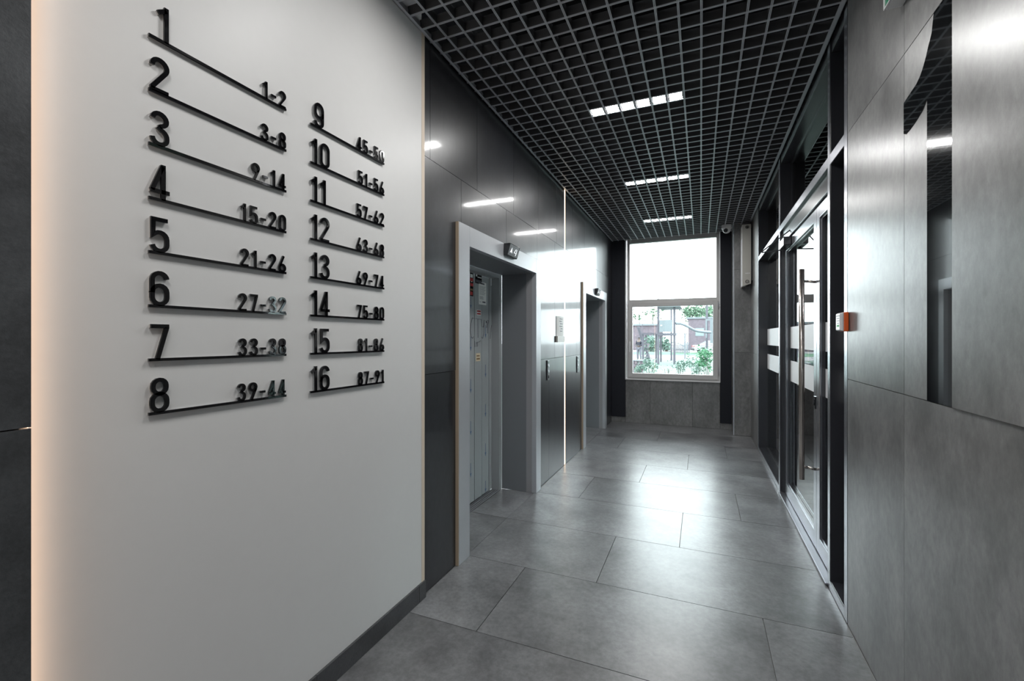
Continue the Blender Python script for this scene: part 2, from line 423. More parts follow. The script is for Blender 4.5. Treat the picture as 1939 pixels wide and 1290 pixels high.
# ================================================================== LIFT ENTRANCES
def lift(e0, e1, label, detail):
    o = empty('elevator_entrance', (XL, (e0+e1)/2, 0)); cy = (e0+e1)/2
    i0, i1 = e0+.143-cy, e1-.124-cy; a, b = e0-cy, e1-cy
    P = .022; T = 2.125; H = 1.996
    def bx(n, x0, x1, y0, y1, z0, z1, m, par=o, bev=0): return box(n, x0, x1, y0, y1, z0, z1, m, par, bev)
    bx('jamb', -.02, P, a+.005, i0, .001, T, M['portal'], bev=.0015); bx('jamb', -.02, P, i1, b, .001, T, M['portal'], bev=.0015)
    bx('header', -.02, P, i0, i1, H, T, M['portal'], bev=.0015)
    bx('edge_strip', -.012, P-.002, a, a+.005, .001, T, M['tan'])
    bx('reveal', -.32, -.0205, i1, i1+.01, .001, H+.01, M['reveal'])
    bx('reveal', -.32, -.0205, i0-.01, i0, .001, H+.01, M['reveal'])
    bx('reveal', -.32, -.0205, i0, i1, H, H+.012, M['reveal'])
    bx('reveal_trim', -.075, -.0195, i1-.0012, i1+.009, .001, H, M['trim_grey']); bx('reveal_trim', -.075, -.0195, i0-.009, i0+.0012, .001, H, M['trim_grey'])
    # landing frame round the door
    bx('door_frame', -.40, -.325, i1-.055, i1+.01, .001, H+.01, M['door_grey']); bx('door_frame', -.40, -.325, i0-.01, i0+.055, .001, H+.01, M['door_grey'])
    bx('door_frame', -.40, -.325, i0+.055, i1-.055, H-.035, H+.01, M['door_grey'])
    bx('shaft_back', -.47, -.455, i0-.02, i1+.02, -.02, H+.05, M['dark_gap'])
    s = MB(); s.box(-.46, -.322, i0, i1, -.03, -.006)
    for x in (-.400, -.378, -.356, -.336): s.box(x, x+.013, i0, i1, -.006, .001)
    s.build('sill', M['reveal'], o)
    d = bx('door', -.45, -.436, i0+.04, i1-.04, .004, H-.02, M['dark_gap'])
    y = i1-.068; n = 0
    seams = [3.862, 3.699, 3.555, 3.414, 3.27, 3.125, 2.98, 2.835, 2.69, 2.60]
    if detail:
        for q, p in zip(seams[:-1], seams[1:]): bx('door_panel', -.436, -.401-(n % 2)*.0012, p+.0035-cy, q-.0035-cy, .008, H-.030, M['door_grey'], d, .0012); n += 1
    else:
        while y-.145 > i0: bx('door_panel', -.436, -.401, y-.145+.0018, y-.0018, .008, H-.030, M['door_grey'], d, .0012); y -= .145
    if detail:
        XD = -.4005
        def flat(n, pr, m, y0, y1, z0, z1, dx=.0008): return bx(n, XD, XD+dx, y0-cy, y1-cy, z0, z1, m, pr)
        def arrow(yc, z1, z0):
            mb = MB(); mb.box(XD, XD+.0007, yc-cy-.003, yc-cy+.003, z0+.03, z1)
            mb.prism([(yc-cy-.013, z0+.034), (yc-cy+.013, z0+.034), (yc-cy, z0)], lambda u, v, k: (XD+.0008*k, u, v))
            mb.build('arrow_mark', M['blue'], d)
        for k in range(5): arrow(3.627, 1.524-.357*k, 1.41-.357*k) if k < 4 else arrow(3.627, .115, .012)
        for k in range(5): arrow(3.345, 1.775-.357*k, 1.655-.357*k)
        def sticker(y0, y1, z0, z1, base, marks):
            s = flat('sticker', d, base, y0, y1, z0, z1, .0010)
            mats = []; mb = MB(); ml = []
            for m_, u0, u1, v0, v1 in marks:
                if m_ not in ml: ml.append(m_)
                mb.box(XD+.001, XD+.0014, y0-cy+(y1-y0)*u0, y0-cy+(y1-y0)*u1, z0+(z1-z0)*v0, z0+(z1-z0)*v1, ml.index(m_))
            if marks:
                # print belongs to the sticker: join it in
                off = len(s.data.vertices); me = s.data
                vv = [v.co[:] for v in me.vertices]+mb.v; ff = [tuple(p.vertices) for p in me.polygons]; nb = len(ff)
                ff += [tuple(i+off for i in f) for f in mb.f]
                m2 = bpy.data.meshes.new('sticker'); m2.from_pydata(vv, [], ff); m2.materials.append(base)
                for x_ in ml: m2.materials.append(M[x_])
                for i, p in enumerate(m2.polygons): p.material_index = 0 if i < nb else 1+mb.i[i-nb]
                s.data = m2
            return s
        sticker(3.33, 3.388, 1.764, 1.976, M['sign_black'], [('paper', .1, .85, .74, .88), ('red', .05, .95, .60, .72), ('paper', .3, .7, .56, .6), ('red', .1, .95, .40, .52), ('red', .05, .8, .04, .18), ('brown', .1, .9, .22, .30)])
        sticker(3.425, 3.548, 1.885, 1.99, M['sign_black'], [('red', .15, .92, .76, .9), ('paper', .1, .3, .56, .74), ('paper', .35, .95, .48, .56), ('ink', .1, .9, .08, .3)])
        mk = [('ink', .25, .75, .90, .96)]
        for j in range(9): mk.append(('reveal', .1, .9-.08*(j % 3), .80-.045*j, .812-.045*j))
        for j in range(6): mk.append(('ink', .12, .55+.1*(j % 2), .36-.025*j, .368-.025*j))
        mk += [('ink', .48, .88, .09, .15), ('ink', .12, .3, .105, .12)]
        sticker(3.49, 3.64, 1.705, 1.905, M['paper'], mk)
        sticker(3.452, 3.532, 1.608, 1.655, M['paper'], [('red', .08, .95, .58, .9), ('red', .08, .95, .12, .42)])
        sticker(3.735, 3.81, 1.895, 1.965, M['stripe'], [('reveal', .28, .8, .15, .85)])
        sticker(3.438, 3.52, 1.205, 1.275, M['cream'], [('brown', .15, .85, .58, .76), ('brown', .15, .9, .2, .4)])
        # pen graffiti: thin strokes
        g = MB()
        def stroke(ps, r=.0034):
            for p, q in zip(ps[:-1], ps[1:]):
                a_, b_ = Vector((XD+.0006, p[0]-cy, p[1])), Vector((XD+.0006, q[0]-cy, q[1])); g.tube(a_, b_, r*.55, n=4)
        def zz(y, v): return v
        stroke([(3.405, 1.575), (3.375, 1.580), (3.345, 1.53), (3.338, 1.47), (3.35, 1.42), (3.375, 1.405), (3.398, 1.42)])
        stroke([(3.425, 1.578), (3.53, 1.572)]); stroke([(3.475, 1.575), (3.478, 1.41)])
        stroke([(3.54, 1.575), (3.552, 1.51), (3.585, 1.505), (3.598, 1.57)]); stroke([(3.598, 1.57), (3.592, 1.45), (3.57, 1.405), (3.54, 1.418)])
        stroke([(3.588+.045, 1.565), (3.64, 1.545), (3.655, 1.562), (3.66, 1.54), (3.645, 1.50)])
        stroke([(3.66, 1.572), (3.69, 1.565), (3.672, 1.53), (3.668, 1.45)])
        stroke([(3.722, 1.40), (3.74, 1.50), (3.765, 1.552), (3.79, 1.55), (3.815, 1.51), (3.83, 1.40)]); stroke([(3.76, 1.50), (3.775, 1.40)])
        stroke([(3.415, 1.26+.12), (3.42, 1.33)]); stroke([(3.44, 1.372), (3.445, 1.335), (3.47, 1.335), (3.46, 1.372), (3.49, 1.372), (3.53, 1.385)]); stroke([(3.465, 1.37), (3.468, 1.337)])
        g.build('graffiti', M['ink'], d)
    return tag(o, label, 'elevator')
lift(*EL[0], 'nearer grey metal lift doorway with stickers and arrows on its panelled door', True)
lift(*EL[1], 'farther grey metal lift doorway, next to the black panel by the window', False)

def ribbon(mb, pts, closed, hw, fn, mi=0):
    P = [Vector(p) for p in pts]
    Q = [P[0]]
    for p in P[1:]:
        if (p-Q[-1]).length > 1e-5: Q.append(p)
    if closed and (Q[0]-Q[-1]).length < 1e-5: Q.pop()
    n = len(Q); Lf, Rt = [], []
    for i in range(n):
        a = Q[i-1] if (i > 0 or closed) else None; b = Q[(i+1) % n] if (i < n-1 or closed) else None
        d1 = (Q[i]-a).normalized() if a is not None else None; d2 = (b-Q[i]).normalized() if b is not None else None
        if d1 is None: d1 = d2
        if d2 is None: d2 = d1
        t = (d1+d2).normalized(); nn = Vector((-t.y, t.x)); c = max(.45, t.dot(d1))
        Lf.append(Q[i]+nn*hw/c); Rt.append(Q[i]-nn*hw/c)
    b = len(mb.v)
    for k in (0, 1):
        mb.v += [tuple(fn(p.x, p.y, k)) for p in Lf]+[tuple(fn(p.x, p.y, k)) for p in Rt]
    m = n if closed else n-1
    for i in range(m):
        j = (i+1) % n
        l0, l1, r0, r1 = b+i, b+j, b+n+i, b+n+j; o = 2*n
        for f in ((l0, l1, r1, r0), (l0+o, r0+o, r1+o, l1+o), (l0, l0+o, l1+o, l1), (r0, r1, r1+o, r0+o)): mb.f.append(f); mb.i.append(mi)
    if not closed:
        for i in (0, n-1):
            mb.f.append((b+i, b+n+i, b+3*n+i, b+2*n+i)); mb.i.append(mi)
# ---- wedge shaped lift indicators
def indicator(yc, zc, label):
    o = empty('lift_indicator', (XL+.022, yc, zc)); h = .045; W = .102; D0, D1 = .024, .052
    body = [(.0003, h), (D1, h), (D0, -h), (.0003, -h)]
    MB().prism(body, lambda u, v, k: (u, W if k else -W, v)).build('body', M['screen'], o, bevel=.0015)
    def f(dx):
        return lambda u, v, k: (D0+(D1-D0)*(v+1)/2+.0006+dx+.0004*k, u*W, v*h)
    MB().prism([(-.90, -.88), (.90, -.88), (.90, .90), (-.90, .90)], f(0)).build('display', M['display'], o)
    l = MB()
    for k in range(11): u = -.84+.16*k; l.prism([(u, -.84), (u+.035, -.84), (u+.035, .86), (u, .86)], f(.0004))
    l.build('grille_line', M['grille'], o)
    g = MB(); q = f(.0009)
    g.prism([(-.62, -.45), (-.42, .45), (-.20, -.45), (-.42, -.25)], q)
    ribbon(g, [(.34, .42), (.12, -.22), (.62, -.22)], False, .035, q); ribbon(g, [(.50, .42), (.50, -.62)], False, .035, q)
    g.build('symbol', M['glow'], o)
    return tag(o, label, 'lift indicator')
indicator(3.185, 2.078, 'black wedge floor display on the nearer lift header')
indicator(6.33, 2.066, 'black wedge floor display on the farther lift header')
def call_panel(y, label):
    o = empty('call_panel', (XL, y, 1.09)); box('plate', .0005, .010, -.032, .032, -.098, .098, M['panel_steel'], o, .002)
    for z in (.045, -.01): MB().tube((.010, 0, z), (.014, 0, z), .014, n=16).build('button', M['alu'], o)
    box('screen', .010, .011, -.02, .02, .068, .088, M['screen'], o); box('keyhole', .010, .0115, -.012, .012, -.078, -.05, M['screen'], o)
    tag(o, label, 'call panel')
call_panel(4.20, 'steel lift call panel just right of the nearer lift')
call_panel(5.345, 'steel lift call panel just left of the farther lift')
# notice
o = empty('notice', (XL, 4.60, 1.53))
cur = [(-.125, .004), (-.08, .012), (0, .016), (.08, .013), (.135, .006)]
mb = MB()
for (a, xa), (b, xb) in zip(cur[:-1], cur[1:]):
    mb.quad((xa, a, -.10), (xb, b, -.10), (xb, b, .11), (xa, a, .11)); mb.quad((xa-.001, a, -.10), (xb-.001, b, -.10), (xb-.001, b, .11), (xa-.001, a, .11))
mb.build('sheet', M['paper'], o)
mb = MB(); mb.box(.001, .02, -.13, .14, -.165, -.10); mb.build('pocket_shade', M['box_grey'], o)  # stands in for the grey shade under the sheet, shaped as the holder's pocket
mb = MB()
for k, (a, b) in enumerate([(-.08, .10), (-.1, .05), (-.06, .11), (-.09, .09), (-.02, .1), (-.05, .08)]):
    mb.box(.0168, .0175, a*.6, b*.55, .08-.026*k, .086-.026*k)
mb.build('text_line', M['ink'], o)
tag(o, 'curled paper notice on the black wall beside the warm glowing strip', 'notice')

# ================================================================== FLOOR DIRECTORY
def arc(cx, cy, r, a0, a1, n=8, ry=None):
    ry = ry or r
    return [(cx+r*math.cos(R(a0+(a1-a0)*k/n)), cy+ry*math.sin(R(a0+(a1-a0)*k/n))) for k in range(n+1)]
C_ = .25; RR = .185
GL = {
 '0': (.50, [(arc(C_, .75, RR, 0, 180)+arc(C_, .25, RR, 180, 360), True)]),
 '1': (.36, [([(.03, .765), (.235, .915)], False), ([(.235, 0), (.235, 1.0)], False)]),
 '2': (.50, [(arc(C_, .75, RR, 185, -25, 12)+[(.40, .63), (.065, .12), (.065, .066)], False), ([(.04, .066), (.47, .066)], False)]),
 '3': (.50, [(arc(C_, .755, .175, 175, -75, 12)+[(.24, .55)], False), ([(.20, .55)]+arc(C_, .295, RR, 75, 0, 5)+arc(C_, .25, RR, 0, -175, 9), False)]),
 '4': (.52, [([(.34, 1.0), (.34, 0)], False), ([(.32, .96), (.055, .245)], False), ([(.02, .235), (.50, .235)], False)]),
 '5': (.50, [([(.45, .936), (.085, .936), (.085, .50)]+arc(C_, .40, RR, 125, 0, 6)+arc(C_, .25, RR, 0, -170, 9), False)]),
 '6': (.50, [(arc(C_, .40, RR, 0, 180)+arc(C_, .25, RR, 180, 360), True), ([(.065, .38)]+arc(C_, .75, RR, 180, 5, 9), False)]),
 '7': (.50, [([(.03, .936), (.43, .936), (.43, .90), (.19, 0)], False)]),
 '8': (.50, [(arc(C_, .765, .165, 0, 180)+arc(C_, .705, .165, 180, 360), True), (arc(C_, .345, RR, 0, 180)+arc(C_, .25, RR, 180, 360), True)]),
 '9': (.50, [(arc(C_, .75, RR, 0, 180)+arc(C_, .60, RR, 180, 360), True), ([(.435, .62)]+arc(C_, .25, RR, 0, -175, 9), False)]),
 '6s': (.52, [(arc(.26, .265, .20, 0, 360, 20)[:-1], True), ([(.085, .37), (.36, 1.0)], False)]),
 '9s': (.52, [(arc(.26, .735, .20, 0, 360, 20)[:-1], True), ([(.435, .63), (.16, 0)], False)]),
 '-': (.36, [([(.02, .40), (.34, .40)], False)]),
}
XW = XL+.012
def glyph(ch, y, z, h, hw, parent, small=False):
    key = ch+'s' if small and ch in '69' else ch
    wd, strokes = GL[key]; mb = MB()
    for s, cl in strokes:
        ribbon(mb, s, cl, hw, lambda u, v, k: (.005+.006*k, y+u*h, z+v*h), 0)
        ribbon(mb, s, cl, hw*.85, lambda u, v, k: (.0005+.0048*k, y+u*h, z+v*h), 1)
    nm = 'dash' if ch == '-' else 'digit'
    mb.build(nm, [M['sign_black'], M['sign_back']], parent)
    return wd*h
ranges = ['1-2', '3-8', '9-14', '15-20', '21-26', '27-32', '33-38', '39-44', '45-50', '51-56', '57-62', '63-68', '69-74', '75-80', '81-86', '87-91']
for i, rg in enumerate(ranges):
    colm = i//8; row = i % 8
    ya, yb = ((.7275, 1.1610), (1.2705, 1.7000))[colm]
    z = 2.223-.14665*row
    o = empty('directory_sign', (XW, 0, z))
    mb = MB(); mb.box(.005, .011, ya, yb, -.004, .004, 0); mb.box(.0005, .0052, ya+.001, yb-.001, -.0035, .0035, 1)
    mb.build('underline', [M['sign_black'], M['sign_back']], o)
    y = ya+.002+(.014 if i == 8 else 0) + (.018 if i == 0 else 0); h = .098
    for ch in str(i+1): y += glyph(ch, y, 0, h, .057, o)+.004+(.004 if i > 8 else 0)
    hs = .058; wid = [GL[c+'s' if c in '69' else c][0]*hs for c in rg]; gap = .0105
    y = yb-.001-(sum(wid)+gap*(len(rg)-1))
    for ch, wd in zip(rg, wid): glyph(ch, y, .001, hs, .064, o, True); y += wd+gap
    tag(o, 'black raised %s on the white wall reading %d over a line with %s' % ('figures', i+1, rg), 'sign', 'floor directory rows on the white wall')

# ================================================================== GLAZED PARTITION
gp = empty('glazed_partition', (XR, 4.6, 0))
def pb(n, x0, x1, y0, y1, z0, z1, m='frame_dark', par=None, bev=.002):
    return box(n, x0-XR, x1-XR, y0-4.6, y1-4.6, z0, z1, M[m], par or gp, bev)
PD = .14
posts = [(2.652, 2.705), (2.972, 3.020), (4.683, 4.735), (6.315, 6.365)]
for a, b in posts:
    q = pb('post', XR+.002, XR+PD, a, b, .001, 3.40); pb('face_cap', XR-.0005, XR+.0019, a+.0015, b-.0015, .001, ZC-.004, 'cap', bev=0)
TZ0, TZ1 = 2.368, 2.425
bays = [(2.705, 2.972), (3.020, 4.683), (4.735, 6.315)]
for i, (a, b) in enumerate(bays):
    pb('rail', XR+.002, XR+PD, a, b, TZ0, TZ1); pb('face_cap', XR-.0005, XR+.0019, a, b, TZ0+.001, TZ1-.001, 'cap', bev=0)
    pb('rail', XR+.006, XR+PD, a, b, 2.985, 3.40)
    if i != 1:
        pb('rail', XR+.002, XR+PD, a, b, .001, .055); pb('face_cap', XR-.0005, XR+.0019, a, b, .002, .054, 'cap', bev=0)
    pb('pane', XR+.098, XR+.104, a-.002, b+.002, TZ1, 2.99, 'door_glass', bev=0)
    # inner glazing bead
    for (y0, y1, z0, z1) in ((a, a+.02, TZ1, 2.985), (b-.02, b, TZ1, 2.985), (a+.02, b-.02, TZ1, TZ1+.02), (a+.02, b-.02, 2.965, 2.985)):
        pb('bead', XR+.085, XR+.0975, y0, y1, z0, z1, bev=0)
    if i != 1:
        pb('pane', XR+.098, XR+.104, a-.002, b+.002, .05, TZ0+.002, 'door_glass', bev=0)
        for (y0, y1, z0, z1) in ((a, a+.02, .055, TZ0), (b-.02, b, .055, TZ0), (a+.02, b-.02, .055, .075), (a+.02, b-.02, TZ0-.02, TZ0)):
            pb('bead', XR+.085, XR+.0975, y0, y1, z0, z1, bev=0)
        for z0, z1 in ((1.325, 1.52), (1.035, 1.215)): pb('stripe', XR+.0965, XR+.0975, a+.02, b-.02, z0, z1, 'stripe', bev=0)
tag(gp, 'dark metal framed glass partition with white bands along the right side', 'partition')
# ---- double door
dr = struct(empty('door_1', (XR+.04, 3.9, 0)), 'glazed double door with a long steel pull bar')
def db(n, x0, x1, y0, y1, z0, z1, m='leaf_dark', par=None, bev=.002):
    p = par or dr; return box(n, x0-XR-.04, x1-XR-.04, y0-3.9, y1-3.9, z0, z1, M[m], p, bev)
DX0, DX1 = XR+.035, XR+.095
db('head', XR+.02, XR+PD, 3.021, 4.682, 2.262, TZ0-.001, 'frame_dark')
db('side_frame', XR+.02, XR+PD, 4.655, 4.682, .001, 2.262, 'frame_dark'); db('side_frame', XR+.02, XR+PD, 3.021, 3.046, .001, 2.262, 'frame_dark')
db('threshold', XR-.012, XR+PD, 3.021, 4.682, 0.001, .016, 'threshold_metal', bev=.004)
def leaf(a, b, label):
    L = empty('leaf', (0, 0, 0)); L.parent = dr
    s = .075
    for nm, (y0, y1, z0, z1) in (('stile', (a, a+s, .022, 2.255)), ('stile', (b-s, b, .022, 2.255)), ('rail', (a+s, b-s, 2.175, 2.255)), ('rail', (a+s, b-s, .022, .125))):
        db(nm, DX0, DX1, y0, y1, z0, z1, par=L)
    db('pane', DX0+.032, DX0+.038, a+s-.003, b-s+.003, .12, 2.18, 'door_glass', L, 0)
    for z0, z1 in ((1.32, 1.505), (1.03, 1.21)): db('stripe', DX0+.0305, DX0+.0315, a+s, b-s, z0, z1, 'stripe', L, 0)
    for (y0, y1, z0, z1) in ((a+s, a+s+.012, .125, 2.175), (b-s-.012, b-s, .125, 2.175), (a+s+.012, b-s-.012, 2.163, 2.175), (a+s+.012, b-s-.012, .125, .137)):
        db('bead', DX0+.012, DX0+.030, y0, y1, z0, z1, 'frame_dark', L, 0)
    return L
A = leaf(3.462, 4.652, 'large'); B = leaf(3.049, 3.456, 'small')
def T(x, y, z): return (x-XR-.04, y-3.9, z)
# pull bar
hy = 3.502
mb = MB(); mb.tube(T(XR-.040, hy, .462), T(XR-.040, hy, 1.866), .0165, n=20)
pull = mb.build('pull_handle', M['steel'], dr, True)
for p in pull.data.polygons:
    if len(p.vertices) > 4: p.use_smooth = False
for z in (1.785, .545):
    mb = MB(); mb.tube(T(XR-.040, hy, z), T(XR-.005, hy, z-.001), .009, n=12); mb.tube(T(XR-.005, hy, z-.001), T(DX0+.001, hy, z-.008), .009, n=12); mb.build('bracket', M['steel'], pull, True)
mb = MB(); mb.tube(T(DX0-.012, hy-.005, .98), T(DX0+.001, hy-.005, .98), .02, n=16); mb.box(*[v for v in (DX0-.006-XR-.04, DX0-XR-.04, hy-.028-3.9, hy+.02-3.9, .94, 1.02)]); mb.build('lock', M['screen'], dr)
# closer
cl = db('door_closer', XR-.022, DX0-.001, 4.33, 4.60, 2.188, 2.258, 'frame_dark', bev=.006)
mb = MB()
mb.tube(T(XR+.01, 4.50, 2.172), T(XR+.01, 4.50, 2.190), .012)
mb.tube(T(XR+.01, 4.50, 2.176), T(XR-.155, 4.56, 2.176), .0055, n=8)
mb.tube(T(XR-.155, 4.56, 2.176), T(XR-.155, 4.56, 2.19), .009)
mb.tube(T(XR-.155, 4.56, 2.184), T(XR+.03, 4.30, 2.31), .005, n=8)
mb.build('closer_arm', M['frame_dark'], cl)
# ================================================================== VESTIBULE BEHIND THE GLASS
VX, VZ = 3.2, 3.05
vf = struct(box('floor', XR+.021, VX+.1, 2.4, YB+.1, -.12, -.012, M['grout']), 'vestibule floor tiles seen through the glass door')
for k in range(-1, 9):
    ya = 2.549+.648*k; yb = min(ya+.648, YB)
    for xa in (XR+.021+(.0 if k % 2 else -.6)+1.275*j for j in range(0, 4)):
        a, b = max(xa, XR+.021), min(xa+1.275, VX)
        if b-a > .05 and yb-ya > .05 and ya >= 2.4: box('tile', a+G, b-G, ya+G, yb-G, -.014, -.001, M['floor_tile'], vf)
wv = struct(empty('wall_front'), 'vestibule outer wall of grey tiles with openings')
ox0, ox1 = 1.27, 2.9
mb = MB()
mb.box(XRB+.2, ox0, YB, YB+.3, 0, 3.5); mb.box(ox1, VX+.3, YB, YB+.3, 0, 3.5); mb.box(ox0, ox1, YB, YB+.3, 0, .92)
mb.box(ox0, ox1, YB, YB+.3, 1.82, 1.95); mb.box(ox0, ox1, YB, YB+.3, 3.0, 3.5)
mb.build('backing', M['dark_grout'], wv)
for k in range(5):
    a = XRB+.2+.4*k; b = a+.4
    for z0, z1 in ((.002, .92), ):
        box('tile', a+G, b-G, YB-.012, YB, z0, z1, M['wall_tile'], wv)
    if b <= ox0+.02:
        for z0, z1 in ((.922, Z1+.6), (Z1+.602, 3.2)): box('tile', a+G, min(b, ox0)-G, YB-.012, YB, z0, z1, M['wall_tile'], wv)
    else: box('tile', max(a, ox0)+G, b-G, YB-.012, YB, 1.822, 1.948, M['wall_tile'], wv)
w2 = struct(box('window_2', ox0, ox1, YB+.05, YB+.056, .92, 1.82, M['glass']), 'window of the vestibule seen through the glass door')
w3 = struct(box('window_3', ox0, ox1, YB+.05, YB+.056, 1.95, 3.0, M['glass']), 'upper window of the vestibule')
wo = struct(empty('wall_outer'), 'vestibule side wall with the street door opening')
mb = MB(); mb.box(VX, VX+.2, 2.2, 3.3, 0, 3.5); mb.box(VX, VX+.2, 5.4, YB, 0, 3.5); mb.box(VX, VX+.2, 3.3, 5.4, 2.3, 3.5); mb.box(XRB+.2, VX, 2.2, 2.42, 0, 3.5)
mb.build('backing', M['wall_tile'], wo)
struct(box('door_2', VX+.05, VX+.056, 3.3, 5.4, .01, 2.3, M['glass']), 'glass street door of the vestibule')
struct(box('ceiling', XRB+.2, VX, 2.2, YB, 3.2, 3.25, M['black']), 'dark vestibule ceiling')
# wall behind the camera
mb = MB(); mb.box(XL-.2, XL+.12, Y0-.15, Y0, 0, 3.5); mb.box(XR-.12, XR+.2, Y0-.15, Y0, 0, 3.5); mb.box(XL+.12, XR-.12, Y0-.15, Y0, 2.9, 3.5)
wk = struct(mb.build('wall_rear', M['wall_tile']), 'wall behind the viewer round an added glazed opening')
w4 = struct(box('added_rear_window', XL+.12, XR-.12, Y0-.08, Y0-.074, .05, 2.9, glass('tinted_glass', (.30, .32, .33))), 'unseen glazed opening added behind the viewer to let daylight in')  # glazing added out of view to bring daylight into the lobby
box('frame', XL+.12, XR-.12, Y0-.11, Y0-.05, 0, .05, M['alu'], w4); box('frame', -.39, -.34, Y0-.11, Y0-.05, .05, 2.9, M['alu'], w4); box('frame', XL+.12, XR-.12, Y0-.11, Y0-.05, 2.1, 2.16, M['alu'], w4)

# ================================================================== SMALL WALL FITTINGS
# emergency button
o = empty('release_button', (XR, 2.655, 1.4835))
b_ = box('body', -.022, -.0015, -.035, .043, -.047, .047, M['orange'], o, .004)
mb = MB(); mb.prism([(-.034, -.046), (.041, -.046), (.041, .046), (-.034, .046)], lambda u, v, k: (-.024 if not k else -.038, u*(1 if not k else .9), v*(1 if not k else .88)))
mb.build('cover', M['pvc_white'], o, bevel=.003)
mb = MB()
for k, (a, b) in enumerate([(-.026, .028), (-.02, .02), (-.024, .02), (-.018, .012)]): mb.box(-.0386, -.0379, a, b, .028-.012*k, .031-.012*k, 0)
mb.box(-.0386, -.0379, -.02, .016, -.024, -.014, 1); mb.build('print', [M['ink'], M['green_print']], o)
box('base', -.0235, -.0222, -.033, .04, -.045, .045, M['pvc_white'], o)
tag(o, 'small orange and white emergency button box at the tile edge', 'button box')
# exit sign
o = empty('exit_sign', (XR, 1.85, 2.63))
mb = MB(); mb.box(-.05, -.0005, -.15, .15, -.05, .075); mb.build('housing', M['pvc_white'], o, bevel=.004)
box('face', -.0520, -.0502, -.145, .145, -.045, .065, M['exit_green'], o)
box('rim', -.056, -.0505, -.15, .15, -.05, -.0455, M['pvc_white'], o, .001); box('rim', -.056, -.0505, .1455, .15, -.0455, .075, M['pvc_white'], o, .001)
tag(o, 'green faced sign in a white housing at the top of the right wall', 'sign')
# wall unit
o = empty('wall_unit', (XR, 7.14, 2.13))
UY0, UY1 = -.18, .07; H_ = .86; x0 = -.130
mb = MB(); mb.box(x0, -.022, UY0, UY1, .035, H_); mb.prism([(x0, .035), (x0, .0), (-.022, .035)], lambda u, v, k: (u, UY1 if k else UY0, v))
mb.build('housing', M['box_grey'], o, bevel=.002)
box('front_panel', x0-.0025, x0-.0002, UY0+.004, UY1-.004, .01, H_-.19, M['pvc_white'], o); box('front_panel', x0-.0025, x0-.0002, UY0+.004, UY1-.004, H_-.186, H_-.004, M['box_grey'], o)
box('mount', -.022, -.0005, UY0+.03, UY1-.03, .08, H_-.05, M['screen'], o)
for z in (H_-.04, .065):
    mb = MB(); mb.ring((x0+.060, UY0-.002, z), (Vector((1, 0, 0)), Vector((0, 0, 1))), .020, .0035); mb.tube((x0+.06, UY0-.004, z), (x0+.06, UY0, z), .011 if z > .5 else .004, n=14)
    mb.build('dial', M['screen'], o)
mb = MB(); mb.box(x0+.035, x0+.095, UY0-.0012, UY0-.0002, .165, .195, 0)
for k in range(3): mb.box(x0+.04+.02*k, x0+.053+.02*k, UY0-.0018, UY0-.0011, .172, .187, 1)
mb.build('label_plate', [M['box_grey'], M['pvc_white']], o)
mb = MB(); mb.box(x0+.02, -.035, UY0+.03, UY1-.03, -.001+.018, .030); mb.build('outlet', M['screen'], o)
tag(o, 'long pale grey vertical wall unit high on the right beside the window', 'wall unit')
# dome camera
o = empty('dome_camera', (.345, 7.18, ZB))
mb = MB(); mb.tube((0, 0, -.045), (0, 0, .0), .066, n=28); mb.tube((0, 0, -.062), (0, 0, -.045), .058, .066, n=28); mb.build('base', M['pvc_white'], o)
def sphere(name, c, r, m, par, sz=1, seg=20, ring=12):
    bm = bmesh.new(); bmesh.ops.create_uvsphere(bm, u_segments=seg, v_segments=ring, radius=r)
    me = bpy.data.meshes.new(name); 
    for v in bm.verts: v.co.z *= sz; v.co += Vector(c)
    for f in bm.faces: f.smooth = True
    bm.to_mesh(me); bm.free(); me.materials.append(m); return link(bpy.data.objects.new(name, me), par)
sphere('dome', (0, 0, -.062), .056, M['pvc_white'], o)
v = Vector((-.012, -.045, -.078)); mb = MB(); mb.tube(v, v+Vector((-.004, -.018, -.012)), .028, n=20); mb.build('lens', M['screen'], o)
tag(o, 'white dome camera under the ceiling grid right of the window', 'camera')

# ================================================================== OUTDOORS
def P(px, py, zc):       # a point of the garden from its place in the photograph and its distance
    xc = (px-969.5)/F*zc; return Vector((xc*CT-zc*ST, xc*ST+zc*CT, CH+(642-py)/F*zc))
GZ = -.20
M['turf'] = mat('turf', (.074, .103, .090), .9, noise=.15, nscale=1)
M['grass'] = mat('grass', (.03, .10, .05), .9, noise=.3, nscale=2)
M['paving'] = mat('paving', (.19, .178, .188), .9, noise=.1, nscale=1)
M['asphalt'] = mat('asphalt', (.15, .147, .152), .9, noise=.1, nscale=1)
M['brick'] = mat('brick', (.095, .078, .092), .85, noise=.35, nscale=2.2)
M['tower_wood'] = mat('tower_wood', (.062, .06, .075), .7, noise=.15, nscale=5)
M['tower_panel'] = mat('tower_panel', (.11, .13, .14), .6)
M['slide'] = mat('slide', (.105, .12, .135), .4)
M['car_paint'] = mat('car_paint', (.20, .185, .20), .25, spec=.6, coat=.5)
M['car_glass'] = mat('car_glass', (.15, .19, .19), .1)
M['tyre'] = mat('tyre', (.02, .02, .022), .8)
M['leaf'] = mat('leaf', (.045, .16, .075), .5, noise=.3, nscale=6)
M['leaf_dark2'] = mat('leaf_dark2', (.06, .12, .09), .6, noise=.3, nscale=6)
M['tree_leaf'] = mat('tree_leaf', (.055, .12, .065), .7, noise=.3, nscale=1)
M['bark'] = mat('bark', (.10, .08, .07), .9)
M['jacket'] = mat('jacket', (.016, .016, .026), .8); M['trousers'] = mat('trousers', (.11, .11, .135), .8)
